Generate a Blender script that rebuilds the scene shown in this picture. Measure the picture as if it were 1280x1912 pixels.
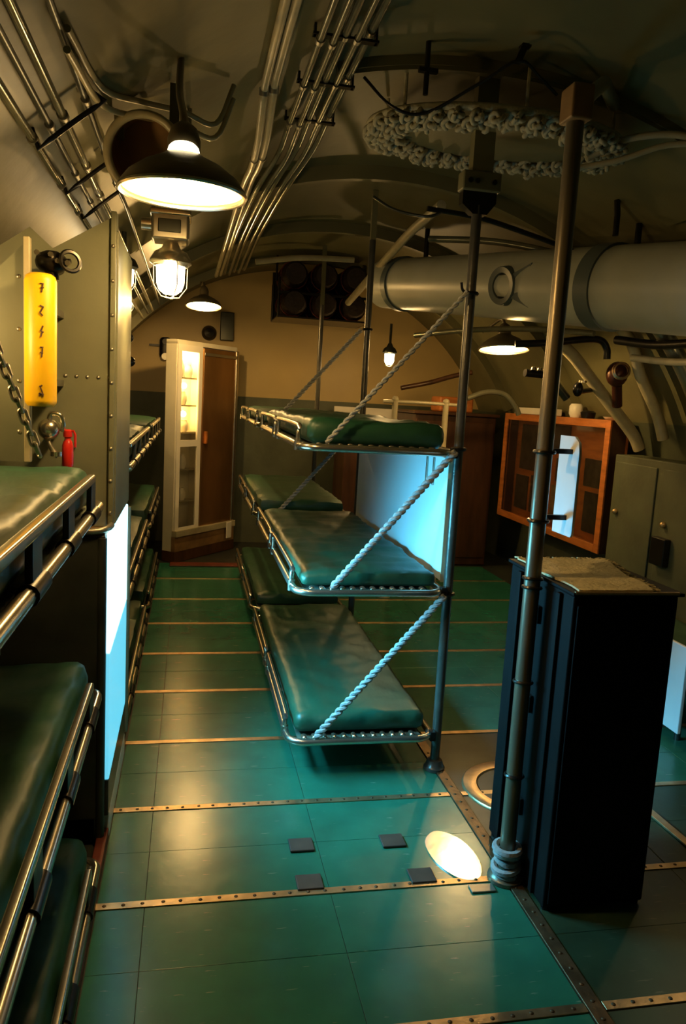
import bpy, bmesh, math, random
from mathutils import Vector, Matrix, noise, Quaternion
random.seed(7)
S = bpy.context.scene
COL = S.collection
for o in list(bpy.data.objects): bpy.data.objects.remove(o)
PI = math.pi

# ------------------------------------------------------------------ camera
YAW, PITCH, ROLL = (math.radians(a) for a in (11.54, 8.36, 3.215))
cam_d = bpy.data.cameras.new('camera'); cam = bpy.data.objects.new('camera', cam_d); COL.objects.link(cam)
f_ = Vector((math.sin(YAW)*math.cos(PITCH), math.cos(YAW)*math.cos(PITCH), -math.sin(PITCH)))
r_ = Vector((math.cos(YAW), -math.sin(YAW), 0)); u_ = r_.cross(f_)
r2 = math.cos(ROLL)*r_ + math.sin(ROLL)*u_; u2 = -math.sin(ROLL)*r_ + math.cos(ROLL)*u_
m = Matrix((r2, u2, -f_)).transposed().to_4x4(); m.translation = (0, 0, 1.6)
cam.matrix_world = m
cam_d.sensor_fit = 'VERTICAL'; cam_d.sensor_height = 24.0; cam_d.lens = 18.0; cam_d.clip_start = 0.05
S.camera = cam

# ------------------------------------------------------------------ world, daylight, exposure
w = bpy.data.worlds.new('world'); S.world = w; w.use_nodes = True
w.node_tree.nodes['Background'].inputs[0].default_value = (0.05, 0.06, 0.07, 1)
w.node_tree.nodes['Background'].inputs[1].default_value = 1.0
S.view_settings.view_transform = 'Standard'; S.view_settings.look = 'None'
S.view_settings.exposure = 0.0; S.view_settings.gamma = 1.0; S.view_settings.use_curve_mapping = False
LAMP = (1.0, 0.60, 0.20)          # warm tungsten colour

# ------------------------------------------------------------------ materials
MATS = {}
def mat(name, col, rough=.5, metal=0., var=.12, scale=6., bump=0., bscale=60., stretch=None, emit=None, estr=0., trans=0., alpha=1., spot=None, spec=.5, coat=0.):
    if name in MATS: return MATS[name]
    mt = bpy.data.materials.new(name); mt.use_nodes = True; N = mt.node_tree.nodes; L = mt.node_tree.links
    b = N['Principled BSDF']
    b.inputs['Roughness'].default_value = rough; b.inputs['Metallic'].default_value = metal
    b.inputs['Specular IOR Level'].default_value = spec
    b.inputs['Coat Weight'].default_value = coat
    tc = N.new('ShaderNodeTexCoord'); mp = N.new('ShaderNodeMapping'); L.new(tc.outputs['Object'], mp.inputs[0])
    if stretch: mp.inputs['Scale'].default_value = stretch
    oi = N.new('ShaderNodeObjectInfo')
    ad = N.new('ShaderNodeVectorMath'); ad.operation = 'ADD'; L.new(mp.outputs[0], ad.inputs[0]); L.new(oi.outputs['Location'], ad.inputs[1])
    nz = N.new('ShaderNodeTexNoise'); nz.inputs['Scale'].default_value = scale; nz.inputs['Detail'].default_value = 6
    L.new(ad.outputs[0], nz.inputs['Vector'])
    rp = N.new('ShaderNodeValToRGB'); rp.color_ramp.elements[0].position = .3; rp.color_ramp.elements[1].position = .7
    c0 = [max(0, c*(1-var)) for c in col]; c1 = [min(1, c*(1+var)) for c in col]
    rp.color_ramp.elements[0].color = (*c0, 1); rp.color_ramp.elements[1].color = (*c1, 1)
    L.new(nz.outputs['Fac'], rp.inputs[0]); out = rp.outputs[0]
    if spot:   # worn spots of another colour: (colour, scale, threshold, stretch)
        sc, ss, st, sx = spot
        mp2 = N.new('ShaderNodeMapping'); L.new(tc.outputs['Object'], mp2.inputs[0]); mp2.inputs['Scale'].default_value = sx
        ad2 = N.new('ShaderNodeVectorMath'); L.new(mp2.outputs[0], ad2.inputs[0]); L.new(oi.outputs['Location'], ad2.inputs[1])
        n2 = N.new('ShaderNodeTexNoise'); n2.inputs['Scale'].default_value = ss; n2.inputs['Detail'].default_value = 4; L.new(ad2.outputs[0], n2.inputs['Vector'])
        r2_ = N.new('ShaderNodeValToRGB'); r2_.color_ramp.elements[0].position = st; r2_.color_ramp.elements[1].position = st+.05
        L.new(n2.outputs['Fac'], r2_.inputs[0])
        mx = N.new('ShaderNodeMixRGB'); L.new(r2_.outputs[0], mx.inputs[0]); L.new(out, mx.inputs[1]); mx.inputs[2].default_value = (*sc, 1); out = mx.outputs[0]
    L.new(out, b.inputs['Base Color'])
    if bump:
        n3 = N.new('ShaderNodeTexNoise'); n3.inputs['Scale'].default_value = bscale; n3.inputs['Detail'].default_value = 4; L.new(mp.outputs[0], n3.inputs['Vector'])
        bp = N.new('ShaderNodeBump'); bp.inputs['Strength'].default_value = bump; bp.inputs['Distance'].default_value = .01
        L.new(n3.outputs['Fac'], bp.inputs['Height']); L.new(bp.outputs[0], b.inputs['Normal'])
    if emit: b.inputs['Emission Color'].default_value = (*emit, 1); b.inputs['Emission Strength'].default_value = estr
    if trans: b.inputs['Transmission Weight'].default_value = trans
    b.inputs['Alpha'].default_value = alpha
    MATS[name] = mt; return mt

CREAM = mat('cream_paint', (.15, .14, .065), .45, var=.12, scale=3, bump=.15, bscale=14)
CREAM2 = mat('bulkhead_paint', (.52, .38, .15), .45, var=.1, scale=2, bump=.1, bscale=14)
GREENW = mat('dull_green_paint', (.085, .095, .055), .5, var=.2, scale=4, bump=.2, bscale=20)
GREYP = mat('grey_green_paint', (.17, .18, .12), .35, var=.12, scale=4, bump=.08, bscale=30)
TANKP = mat('grey_tank_paint', (.42, .44, .38), .36, var=.1, scale=3, bump=.08, bscale=20)
TANKR = mat('grey_ring_paint', (.09, .115, .115), .4, var=.1, scale=6)
WHITEP = mat('white_panel_paint', (.82, .86, .88), .35, var=.05, scale=3)
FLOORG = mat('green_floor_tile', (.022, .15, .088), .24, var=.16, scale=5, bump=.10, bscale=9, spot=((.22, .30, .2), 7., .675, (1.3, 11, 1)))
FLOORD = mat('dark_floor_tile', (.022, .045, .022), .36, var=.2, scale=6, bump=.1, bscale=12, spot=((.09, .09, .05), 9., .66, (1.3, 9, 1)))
FBASE = mat('deck_plate_steel', (.02, .022, .016), .6, var=.3)
BRASS = mat('worn_brass', (.62, .43, .22), .34, .85, var=.3, scale=14, bump=.1)
BRONZE = mat('dark_bronze_strip', (.17, .11, .055), .4, .7, var=.35, scale=18, bump=.2)
SCREW = mat('dark_screw', (.10, .07, .035), .5, .6)
CHROME = mat('bright_steel', (.66, .60, .48), .24, .95, var=.08, scale=20)
STEEL = mat('dull_steel', (.38, .36, .30), .38, .85, var=.2, scale=12)
POSTM = mat('dark_post_paint', (.07, .067, .055), .3, .3, var=.25, scale=12, bump=.1)
POSTB = mat('brown_post_metal', (.17, .14, .09), .33, .45, var=.3, scale=8, bump=.1, stretch=(1, 1, .2))
VINYL = mat('green_vinyl', (.013, .066, .034), .42, var=.2, scale=5, bump=.8, bscale=7, stretch=(1, .45, 1))
CANVAS = mat('grey_canvas', (.10, .12, .085), .8, var=.2, scale=20, bump=.3, bscale=120)
ROPE = mat('white_rope', (.33, .34, .33), .6, var=.2, scale=40, bump=.3, bscale=150)
BLACK = mat('black_locker_paint', (.004, .004, .004), .6, var=.3, scale=8, spec=.12)
BLACKM = mat('black_metal', (.018, .016, .013), .3, .5, var=.3, scale=15)
DGREY = mat('dark_grey_metal', (.05, .055, .045), .35, .5, var=.2, scale=10)
WOOD = mat('orange_wood', (.46, .145, .028), .4, var=.25, scale=5, stretch=(1, 1, 6), bump=.1)
WOODD = mat('dark_brown_wood', (.07, .028, .011), .35, var=.35, scale=4, stretch=(4, 4, .6), bump=.1)
DOORB = mat('bronzed_door_metal', (.42, .23, .085), .28, .8, var=.3, scale=3, stretch=(1, 1, .4), bump=.05)
BROWNB = mat('brown_bundle', (.022, .011, .006), .6, var=.5, scale=14, bump=.5, bscale=30)
YEL = mat('yellow_paint', (.95, .56, .01), .38, var=.06, scale=4)
RED = mat('red_paint', (.62, .022, .012), .35, var=.1)
REDD = mat('dark_red_paint', (.14, .028, .014), .5, var=.3, scale=10)
INK = mat('dark_ink', (.07, .03, .01), .6)
CLOTH = mat('cream_towelling', (.60, .51, .29), .9, var=.15, scale=30, bump=.8, bscale=90)
CABW = mat('cabinet_white', (.75, .70, .55), .35, var=.05)
PIPEC = mat('cream_pipe_paint', (.42, .37, .23), .32, var=.15, scale=12)
PIPEG = mat('glossy_grey_pipe', (.20, .20, .14), .2, .5, var=.2, scale=10)
ENAM = mat('white_enamel', (.85, .8, .68), .3, var=.03)
SHADE = mat('grey_lamp_shade', (.16, .13, .075), .4, .3, var=.15)
BULB = mat('lit_bulb', (1, .9, .7), .3, emit=(1.0, .80, .45), estr=30)
GLOWB = mat('lit_glow_ball', (1, .9, .7), .3, emit=(1.0, .82, .48), estr=7)
BULBJ = mat('lit_jar_glass', (1, .9, .7), .2, emit=(1.0, .82, .48), estr=16)
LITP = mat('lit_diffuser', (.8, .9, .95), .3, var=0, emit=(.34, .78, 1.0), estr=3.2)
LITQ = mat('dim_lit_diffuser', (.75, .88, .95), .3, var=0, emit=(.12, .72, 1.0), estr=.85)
GLASS = mat('clear_glass', (.9, .9, .85), .04, trans=1., var=0)
ACRYL = mat('pale_sign_board', (.78, .80, .82), .3, var=.05)
VALB = mat('dark_copper_paint', (.07, .022, .012), .35, .4, var=.3)
GLARE = mat('lamp_glare_plate', (.80, .78, .72), .20, .9, var=.06, scale=12, bump=.05, bscale=20)
PAD = mat('rubber_pad', (.045, .038, .028), .6, var=.25, scale=14)
PAPER = mat('yellowed_paper', (.30, .22, .10), .7, var=.35, scale=10)
PHOTO = mat('dark_photo_print', (.055, .045, .028), .4, var=.6, scale=16)
RUST = mat('rusty_paint', (.26, .15, .055), .5, var=.35, scale=7)
KNOTM = mat('cream_cord', (.34, .32, .21), .8, var=.2, scale=30, bump=.4, bscale=80)

# ------------------------------------------------------------------ mesh builder
WLOC = {}
def wloc(o):
    v = Vector((0, 0, 0))
    while o is not None: v += o.location; o = o.parent
    return v
class MB:
    def __init__(s): s.v = []; s.f = []; s.wn = False
    def add(s, vs, fs):
        n = len(s.v); s.v += [Vector(v) for v in vs]; s.f += [[i+n for i in f] for f in fs]; return s
    def box(s, c, d, rot=None, bev=0.):
        bm = bmesh.new(); bmesh.ops.create_cube(bm, size=1)
        for v in bm.verts: v.co = Vector((v.co.x*d[0], v.co.y*d[1], v.co.z*d[2]))
        if bev: s.wn = True; bmesh.ops.bevel(bm, geom=bm.edges[:], offset=bev, segments=2, affect='EDGES', profile=.5)
        R = rot if rot else Matrix.Identity(3)
        bm.verts.index_update()
        s.add([R @ v.co + Vector(c) for v in bm.verts], [[v.index for v in f.verts] for f in bm.faces]); bm.free(); return s
    def bb(s, x0, x1, y0, y1, z0, z1, bev=0.):
        return s.box(((x0+x1)/2, (y0+y1)/2, (z0+z1)/2), (x1-x0, y1-y0, z1-z0), bev=bev)
    def cyl(s, p0, p1, r0, r1=None, n=16, caps=True):
        r1 = r0 if r1 is None else r1; p0 = Vector(p0); p1 = Vector(p1); d = (p1-p0).normalized()
        a = d.orthogonal().normalized(); b = d.cross(a); vs = []
        for p, r in ((p0, r0), (p1, r1)):
            vs += [p + a*r*math.cos(2*PI*i/n) + b*r*math.sin(2*PI*i/n) for i in range(n)]
        fs = [[i, (i+1) % n, n+(i+1) % n, n+i] for i in range(n)]
        if caps: fs += [list(range(n))[::-1], list(range(n, 2*n))]
        return s.add(vs, fs)
    def tube(s, pts, r, n=10, closed=False):
        P = [Vector(p) for p in pts]; k = len(P); vs = []; a = None
        for i, p in enumerate(P):
            if closed: t = P[(i+1) % k]-P[i-1]
            else: t = P[min(i+1, k-1)]-P[max(i-1, 0)]
            t.normalize()
            a = t.orthogonal().normalized() if a is None else (a - t*a.dot(t)).normalized()
            b = t.cross(a)
            rr = r[i] if isinstance(r, (list, tuple)) else r
            vs += [p + a*rr*math.cos(2*PI*j/n) + b*rr*math.sin(2*PI*j/n) for j in range(n)]
        fs = []
        for i in range(k if closed else k-1):
            q = (i+1) % k
            fs += [[i*n+j, i*n+(j+1) % n, q*n+(j+1) % n, q*n+j] for j in range(n)]
        if not closed: fs += [list(range(n))[::-1], list(range((k-1)*n, k*n))]
        return s.add(vs, fs)
    def lathe(s, prof, o, n=32, axis=(0, 0, 1), closed=False):
        d = Vector(axis).normalized(); a = d.orthogonal().normalized(); b = d.cross(a); o = Vector(o); vs = []
        for r, h in prof: vs += [o + d*h + a*r*math.cos(2*PI*i/n) + b*r*math.sin(2*PI*i/n) for i in range(n)]
        k = len(prof); fs = []
        for q in range(k if closed else k-1):
            e = (q+1) % k
            fs += [[q*n+i, q*n+(i+1) % n, e*n+(i+1) % n, e*n+i] for i in range(n)]
        return s.add(vs, fs)
    def ball(s, c, r, n=14, sc=(1, 1, 1)):
        prof = [(max(1e-4, r*math.sin(PI*i/8)), -r*math.cos(PI*i/8)) for i in range(9)]
        k = len(s.v); s.lathe(prof, (0, 0, 0), n)
        for i in range(k, len(s.v)): v = s.v[i]; s.v[i] = Vector((v.x*sc[0], v.y*sc[1], v.z*sc[2])) + Vector(c)
        return s
    def torus(s, c, R, r, axis=(0, 0, 1), n=24, k=8):
        d = Vector(axis).normalized(); a = d.orthogonal().normalized(); b = d.cross(a); c = Vector(c)
        return s.tube([c + a*R*math.cos(2*PI*i/n) + b*R*math.sin(2*PI*i/n) for i in range(n)], r, k, True)
    def prism(s, poly, d):   # poly: 3-D points of a flat outline, d: extrusion vector
        d = Vector(d); n = len(poly); P = [Vector(p) for p in poly]
        return s.add(P + [p+d for p in P], [list(range(n))[::-1], list(range(n, 2*n))] + [[i, (i+1) % n, n+(i+1) % n, n+i] for i in range(n)])
    def mesh(s, name, org=(0, 0, 0), ang=46):
        me = bpy.data.meshes.new(name); o = Vector(org)
        me.from_pydata([v-o for v in s.v], [], s.f); me.update()
        bm = bmesh.new(); bm.from_mesh(me); bmesh.ops.recalc_face_normals(bm, faces=bm.faces); bm.to_mesh(me); bm.free()
        me.shade_smooth(); me.set_sharp_from_angle(angle=math.radians(ang)); return me
    def build(s, name, mt, parent=None, ang=46):
        if parent is None:
            xs = [v.x for v in s.v]; ys = [v.y for v in s.v]; zs = [v.z for v in s.v]
            org = Vector(((min(xs)+max(xs))/2, (min(ys)+max(ys))/2, min(zs)))
        else: org = wloc(parent)
        me = s.mesh(name, org, ang); me.materials.append(mt)
        o = bpy.data.objects.new(name, me); COL.objects.link(o)
        if parent is None: o.location = org
        else: o.parent = parent
        if s.wn: o.modifiers.new('wn', 'WEIGHTED_NORMAL').keep_sharp = True
        return o
def inst(me, name, parent, loc, rot=None, scale=None):
    o = bpy.data.objects.new(name, me); COL.objects.link(o); o.parent = parent
    o.location = Vector(loc) - wloc(parent)
    if rot: o.rotation_euler = rot
    if scale: o.scale = scale
    return o
def tag(o, label, cat, group=None):
    o['label'] = label; o['category'] = cat
    if group: o['group'] = group
    return o
def thing(name, label, cat, loc, group=None):
    o = bpy.data.objects.new(name, None); COL.objects.link(o); o.location = loc; o.empty_display_size = .05
    return tag(o, label, cat, group)
def struct(o): o['kind'] = 'structure'; return o
def smoothpath(pts, k=6):
    P = [Vector(p) for p in pts]; P = [P[0]*2-P[1]] + P + [P[-1]*2-P[-2]]; out = []
    for i in range(1, len(P)-2):
        a, b, c, d = P[i-1:i+3]
        for j in range(k):
            t = j/k
            out.append(.5*((2*b) + (c-a)*t + (2*a-5*b+4*c-d)*t*t + (3*b-a-3*c+d)*t**3))
    out.append(P[-2]); return out

# ------------------------------------------------------------------ the setting: hull, bulkheads, deck
CX, CZ, RH = 1.1, 0.6, 2.3
YN, YF = -1.2, 8.3
def hz(x, r=RH): return CZ + math.sqrt(r*r-(x-CX)**2)
def hp(a, y, r=RH): return Vector((CX + r*math.cos(a), y, CZ + r*math.sin(a)))
aL0 = PI + math.asin(.66/RH); aL1 = PI - math.asin(.95/RH)      # floor and dado line on the port side
def hull(a0, a1, name, mt, n):
    b = MB(); ys = [YN, 2., 5., YF]
    A = [a0 + (a1-a0)*i/n for i in range(n+1)]
    for i in range(len(A)-1):
        for j in range(3):
            q = [hp(A[i], ys[j]), hp(A[i+1], ys[j]), hp(A[i+1], ys[j+1]), hp(A[i], ys[j+1])]
            Q = [hp(A[i], ys[j], RH+.05), hp(A[i+1], ys[j], RH+.05), hp(A[i+1], ys[j+1], RH+.05), hp(A[i], ys[j+1], RH+.05)]
            b.add(q, [[0, 1, 2, 3]]); b.add(Q, [[3, 2, 1, 0]])
    me = bpy.data.meshes.new(name); me.from_pydata(b.v, [], b.f); me.materials.append(mt); me.shade_smooth()
    bm = bmesh.new(); bm.from_mesh(me); bmesh.ops.remove_doubles(bm, verts=bm.verts, dist=1e-4); bm.to_mesh(me); bm.free(); me.shade_smooth()
    o = bpy.data.objects.new(name, me); COL.objects.link(o); return struct(o)
hull(aL1, aL0, 'wall_left', GREENW, 10)
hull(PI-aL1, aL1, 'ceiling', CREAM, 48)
hull(PI-aL0, PI-aL1, 'wall_right', GREENW, 10)
def disc(y, y2, name, mlow, mup):
    up = [hp(PI-aL1 + (2*aL1-PI)*i/40, y, RH+.04) for i in range(41)]
    o = MB().prism(up, (0, y2-y, 0)).build(name, mup)
    lo_ = [hp(PI-aL0 + (PI-aL1-PI+aL0)*i/8, y, RH+.04) for i in range(9)]; lo2 = [hp(aL1 + (aL0-aL1)*i/8, y, RH+.04) for i in range(9)]
    l = MB().prism(lo_ + lo2, (0, y2-y, 0)).build('dado_panel', mlow, o)
    return struct(o)
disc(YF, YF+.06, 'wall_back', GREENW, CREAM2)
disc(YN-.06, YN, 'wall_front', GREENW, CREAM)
# ring frames of the hull
def ring(y, a0, a1, depth, wid, name, mt=CREAM, r=RH):
    b = MB(); n = 40; vs = []
    for i in range(n+1):
        a = a0 + (a1-a0)*i/n
        vs += [hp(a, y-wid/2, r), hp(a, y-wid/2, r-depth), hp(a, y+wid/2, r-depth), hp(a, y+wid/2, r)]
    fs = [[i*4+j, i*4+(j+1) % 4, i*4+4+(j+1) % 4, i*4+4+j] for i in range(n) for j in range(4)] + [[0, 1, 2, 3], [n*4+3, n*4+2, n*4+1, n*4]]
    b.add(vs, fs); return struct(b.build(name, mt))
k = 1
for y in (4.43, 5.9, 7.35):
    ring(y, .45, PI-.45, .075, .05, 'trim_%d' % k); k += 1
# lapped hull plates: a raised band on the starboard crown
ring(3.28, 1.02, 1.83, .035, .62, 'trim_%d' % k); k += 1
ring(2.99, 1.02, 1.84, .05, .03, 'trim_%d' % k); k += 1

floor = struct(MB().bb(-1.12, 3.32, YN, YF, -.06, -.006).build('floor', FBASE))
BAYS = [-.03, .54, 1.11, 1.69, 2.265, 2.83, 3.41, 4.02, 4.63, 5.26, 5.9, 6.57, 7.2]
tm = {}
def tile(x0, x1, y0, y1, mt):
    g = .0008; key = (round(x1-x0, 3), round(y1-y0, 3), mt.name)
    if key not in tm:
        a, b = (x1-x0)/2-g, (y1-y0)/2-g
        me = MB().box((0, 0, 0), (2*a, 2*b, .006), bev=.0005).mesh('floor_tile', ang=10); me.materials.append(mt); tm[key] = me
    return inst(tm[key], 'floor_tile', floor, ((x0+x1)/2, (y0+y1)/2, -.003 + random.uniform(-.0002, .0002)))
for i in range(len(BAYS)-1):
    y0, y1 = BAYS[i]+.017, BAYS[i+1]-.017; ym = (BAYS[i]+BAYS[i+1])/2
    for a, b in ((y0, ym), (ym, y1)):
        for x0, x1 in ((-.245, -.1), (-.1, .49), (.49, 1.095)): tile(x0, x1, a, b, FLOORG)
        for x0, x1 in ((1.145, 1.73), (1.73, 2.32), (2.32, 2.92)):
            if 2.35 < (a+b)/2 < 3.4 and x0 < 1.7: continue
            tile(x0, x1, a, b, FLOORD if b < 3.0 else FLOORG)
# bare steel deck plate around the deck ring
struct(MB().bb(1.145, 1.728, 2.285, 3.393, -.0055, -.001, bev=.001).build('floor_plate', DGREY))
# brass joint strips with their screws
sm = MB().lathe([(.0001, .0024), (.0045, .0022), (.0062, .0006), (.0065, -.002)], (0, 0, 0), 10).mesh('screw'); sm.materials.append(SCREW)
for i, y in enumerate(BAYS[2:]):
    for x0, x1 in ((-.25, 1.095), (1.148, 2.92)):
        if y > 7: continue
        o = struct(MB().bb(x0, x1, y-.0155, y+.0155, -.005, .0035, bev=.0015).build('trim_%d' % k, BRASS)); k += 1
        if y < 3.0:
            nsc = int((x1-x0)/.058)
            for q in range(nsc):
                xx = x0+.03+q*.058
                if xx < 2.0: inst(sm, 'screw', o, (xx + random.uniform(-.004, .004), y + random.uniform(-.002, .002), .0035))
o = struct(MB().bb(1.097, 1.143, -.03, 3.40, -.005, .006, bev=.002).build('trim_%d' % k, BRONZE)); k += 1
for q in range(38): inst(sm, 'screw', o, (1.12 + random.uniform(-.004, .004), .9+q*.062, .006))
# toe boards on the port side of the aisle
struct(MB().bb(-.285, -.248, .2, 2.66, -.005, .035, bev=.004).build('baseboard_left', REDD))
struct(MB().bb(-.30, -.247, 2.66, 3.32, -.005, .095, bev=.006).build('baseboard_port', WHITEP))

# ------------------------------------------------------------------ berths
def mattress(x0, x1, y0, y1, z0, z1, seed, wr=.006, nx=16, ny=40, nzz=3):
    vs = {}; b = MB(); idx = {}
    def vert(i, j, l):
        key = (i, j, l)
        if key in idx: return idx[key]
        u, v, t_ = i/nx, j/ny, l/nzz
        hx, hy, hzz = (x1-x0)/2, (y1-y0)/2, (z1-z0)/2; r = min(.04, hzz*.85)
        p = Vector((-hx+2*hx*u, -hy+2*hy*v, -hzz+2*hzz*t_))
        c = Vector((max(-hx+r, min(hx-r, p.x)), max(-hy+r, min(hy-r, p.y)), max(-hzz+r, min(hzz-r, p.z))))
        d = p-c
        if d.length > 1e-6: p = c + d.normalized()*r
        nv = Vector((p.x*7+seed, p.y*3.3, seed))
        n = noise.noise(nv)*1.0 + .6*noise.noise(Vector((p.x*15+p.y*9, p.y*6-p.x*5, seed*2)))
        rid = (1-abs(noise.noise(Vector((p.x*4+p.y*5, p.y*7-p.x*3, seed+5))))*3)
        if t_ > .5: p.z += wr*n + (wr*1.3*max(0, rid) if t_ == 1 else 0)
        elif l == 0: pass
        if j in (0, ny) or i in (0, nx):
            w_ = noise.noise(Vector((p.x*22, p.y*22, seed)))*wr*1.2
            if j in (0, ny): p.y += w_ if 0 < l else 0
            else: p.x += w_*.6 if 0 < l else 0
        p += Vector(((x0+x1)/2, (y0+y1)/2, (z0+z1)/2))
        idx[key] = len(b.v); b.v.append(p); return idx[key]
    def quad(*k_): b.f.append([vert(*q) for q in k_])
    for i in range(nx):
        for j in range(ny):
            quad((i, j, 0), (i, j+1, 0), (i+1, j+1, 0), (i+1, j, 0)); quad((i, j, nzz), (i+1, j, nzz), (i+1, j+1, nzz), (i, j+1, nzz))
    for l in range(nzz):
        for i in range(nx): quad((i, 0, l), (i+1, 0, l), (i+1, 0, l+1), (i, 0, l+1)); quad((i, ny, l), (i, ny, l+1), (i+1, ny, l+1), (i+1, ny, l))
        for j in range(ny): quad((0, j, l), (0, j, l+1), (0, j+1, l+1), (0, j+1, l)); quad((nx, j, l), (nx, j+1, l), (nx, j+1, l+1), (nx, j, l+1))
    return b
def loop(x0, x1, y0, y1, z, r, n=6):
    P = []
    for cx, cy, a0 in ((x1-r, y1-r, 0), (x0+r, y1-r, PI/2), (x0+r, y0+r, PI), (x1-r, y0+r, 1.5*PI)):
        P += [(cx+r*math.cos(a0+PI/2*i/n), cy+r*math.sin(a0+PI/2*i/n), z) for i in range(n+1)]
    return P
spr = MB()
spr.tube([(math.cos(a_)*.0065, -.014+.028*a_/(10*PI), math.sin(a_)*.0065) for a_ in [i*PI/4 for i in range(41)]], .0022, 5)
sprm = spr.mesh('spring'); sprm.materials.append(CHROME)
def centre_berth(y0, y1, z, label, seed, near, thick=.085):
    x0, x1 = .437, 1.068
    t = thing('pipe_berth', label, 'bunk', ((x0+x1)/2, (y0+y1)/2, z-.02), 'centre berths')
    MB().tube(loop(x0, x1, y0, y1, z, .075), .0155, 12, True).build('frame', CHROME, t)
    MB().bb(x0+.045, x1-.045, y0+.045, y1-.045, z-.012, z-.004).build('canvas', CANVAS, t)
    mattress(x0+.03, x1-.02, y0+.058, y1-.03, z+.008, z+thick+.008, seed, .007 if near else .005, *( (20, 50, 3) if near else (10, 24, 2))).build('mattress', VINYL, t, 60)
    if near:
        n = 12
        for i in range(n): inst(sprm, 'spring', t, (x0+.07+(x1-x0-.16)*i/(n-1), y0+.034, z+.006), None, (1.5, 1.35, 1.5))
    # raised side guards on stubs
    L = y1-y0
    for a, b in ((y0+.30*0+.12, y0+L*.46), (y0+L*.54, y1-.12)):
        g = MB().tube(smoothpath([(x0-.004, a, z+.01), (x0-.004, a, z+.065), (x0-.004, a+.03, z+.082), (x0-.004, b-.03, z+.082), (x0-.004, b, z+.065), (x0-.004, b, z+.01)], 4), .0105, 10)
        g.cyl((x0-.004, a, z-.02), (x0-.004, a, z+.025), .016, n=10); g.cyl((x0-.004, b, z-.02), (x0-.004, b, z+.025), .016, n=10)
        g.build('guard_rail', CHROME, t)
    # two lugs that hook the berth to its posts
    for yy in (y0+.03, y1-.05):
        MB().bb(x1-.01, x1+.016, yy-.018, yy+.018, z-.022, z+.02, bev=.003).build('lug', BLACKM, t)
    return t
CB = [(.17, 'lowest'), (.815, 'middle'), (1.405, 'top')]
for z, nm in CB:
    centre_berth(3.0, 4.86, z, '%s green pipe berth of the near centre stack between the dark posts' % nm, z*9+1, True, {'lowest': .085, 'middle': .06, 'top': .1}[nm])
for z, nm in CB:
    centre_berth(5.02, 6.75, z, '%s green pipe berth of the far centre stack, beyond the second dark post' % nm, z*7+3, False)

def side_berth(y0, y1, z, label, seed, near):
    x1 = -.262; x0 = {0: -.78, 1: -.93, 2: -.86}[[.06, .64, 1.24].index(z)]
    t = thing('side_berth', label, 'bunk', ((x0+x1)/2, (y0+y1)/2, z-.03), 'side berths')
    MB().tube(loop(x0, x1, y0, y1, z, .05), .016, 12, True).build('frame', CHROME, t)
    MB().bb(x0+.02, x1-.02, y0+.02, y1-.02, z-.012, z-.002).build('canvas', CANVAS, t)
    mattress(x0+.02, x1-.022, y0+.03, y1-.04, z, z+.118, seed, .007, *((20, 50, 3) if near else (8, 20, 2))).build('mattress', VINYL, t, 60)
    for q in (y0+.25, y1-.25): MB().bb(CX-math.sqrt(RH*RH-(z-CZ)**2)+.004, x0+.01, q-.02, q+.02, z-.02, z+.012, bev=.003).build('wall_arm', DGREY, t)
    L = y1-y0; gz = z+.105
    yy = [y1-.22, y1-.62, y1-1.02, y1-1.42]
    MB().box((x1, (y0+y1-.2)/2, gz), (.022, L-.24, .024), bev=.006).build('guard_rail', CHROME, t)
    for q in yy:
        MB().bb(x1-.008, x1+.006, q-.045, q+.045, z+.012, gz-.008, bev=.003).build('stanchion', DGREY, t)
        MB().cyl((x1, q-.06, z), (x1, q+.06, z), .021, n=12).build('clamp', BLACKM, t)
    return t
SB = [(.06, 'lowest'), (.64, 'middle'), (1.24, 'top')]
for z, nm in SB:
    side_berth(.55, 2.42, z, '%s side berth with bright guard rail at the left edge of the photo' % nm, z*5+2, True)
for z, nm in SB:
    side_berth(3.52, 5.30, z, '%s side berth just beyond the glowing blue-white panel on the left' % nm, z*4+8, False)
for z, nm in SB:
    side_berth(5.45, 7.05, z, '%s side berth at the far left, next to the glazed cabinet' % nm, z*6+4, False)

# ------------------------------------------------------------------ posts
def post(y, r, mt, label, top, z1):
    t = thing('berth_post', label, 'post', (1.1, y, .002))
    MB().cyl((1.1, y, .012), (1.1, y, z1), r, n=20).build('pole', mt, t)
    MB().lathe([(r, .05), (r*1.6, .045), (r*2.0, .018), (r*2.3, .014), (r*2.3, .002), (r, .002)], (1.1, y, 0), 20).build('base_flange', mt, t)
    return t
p1 = post(2.262, .026, POSTB, 'brown metal post standing against the black locker', 'brown', 2.47)
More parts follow.
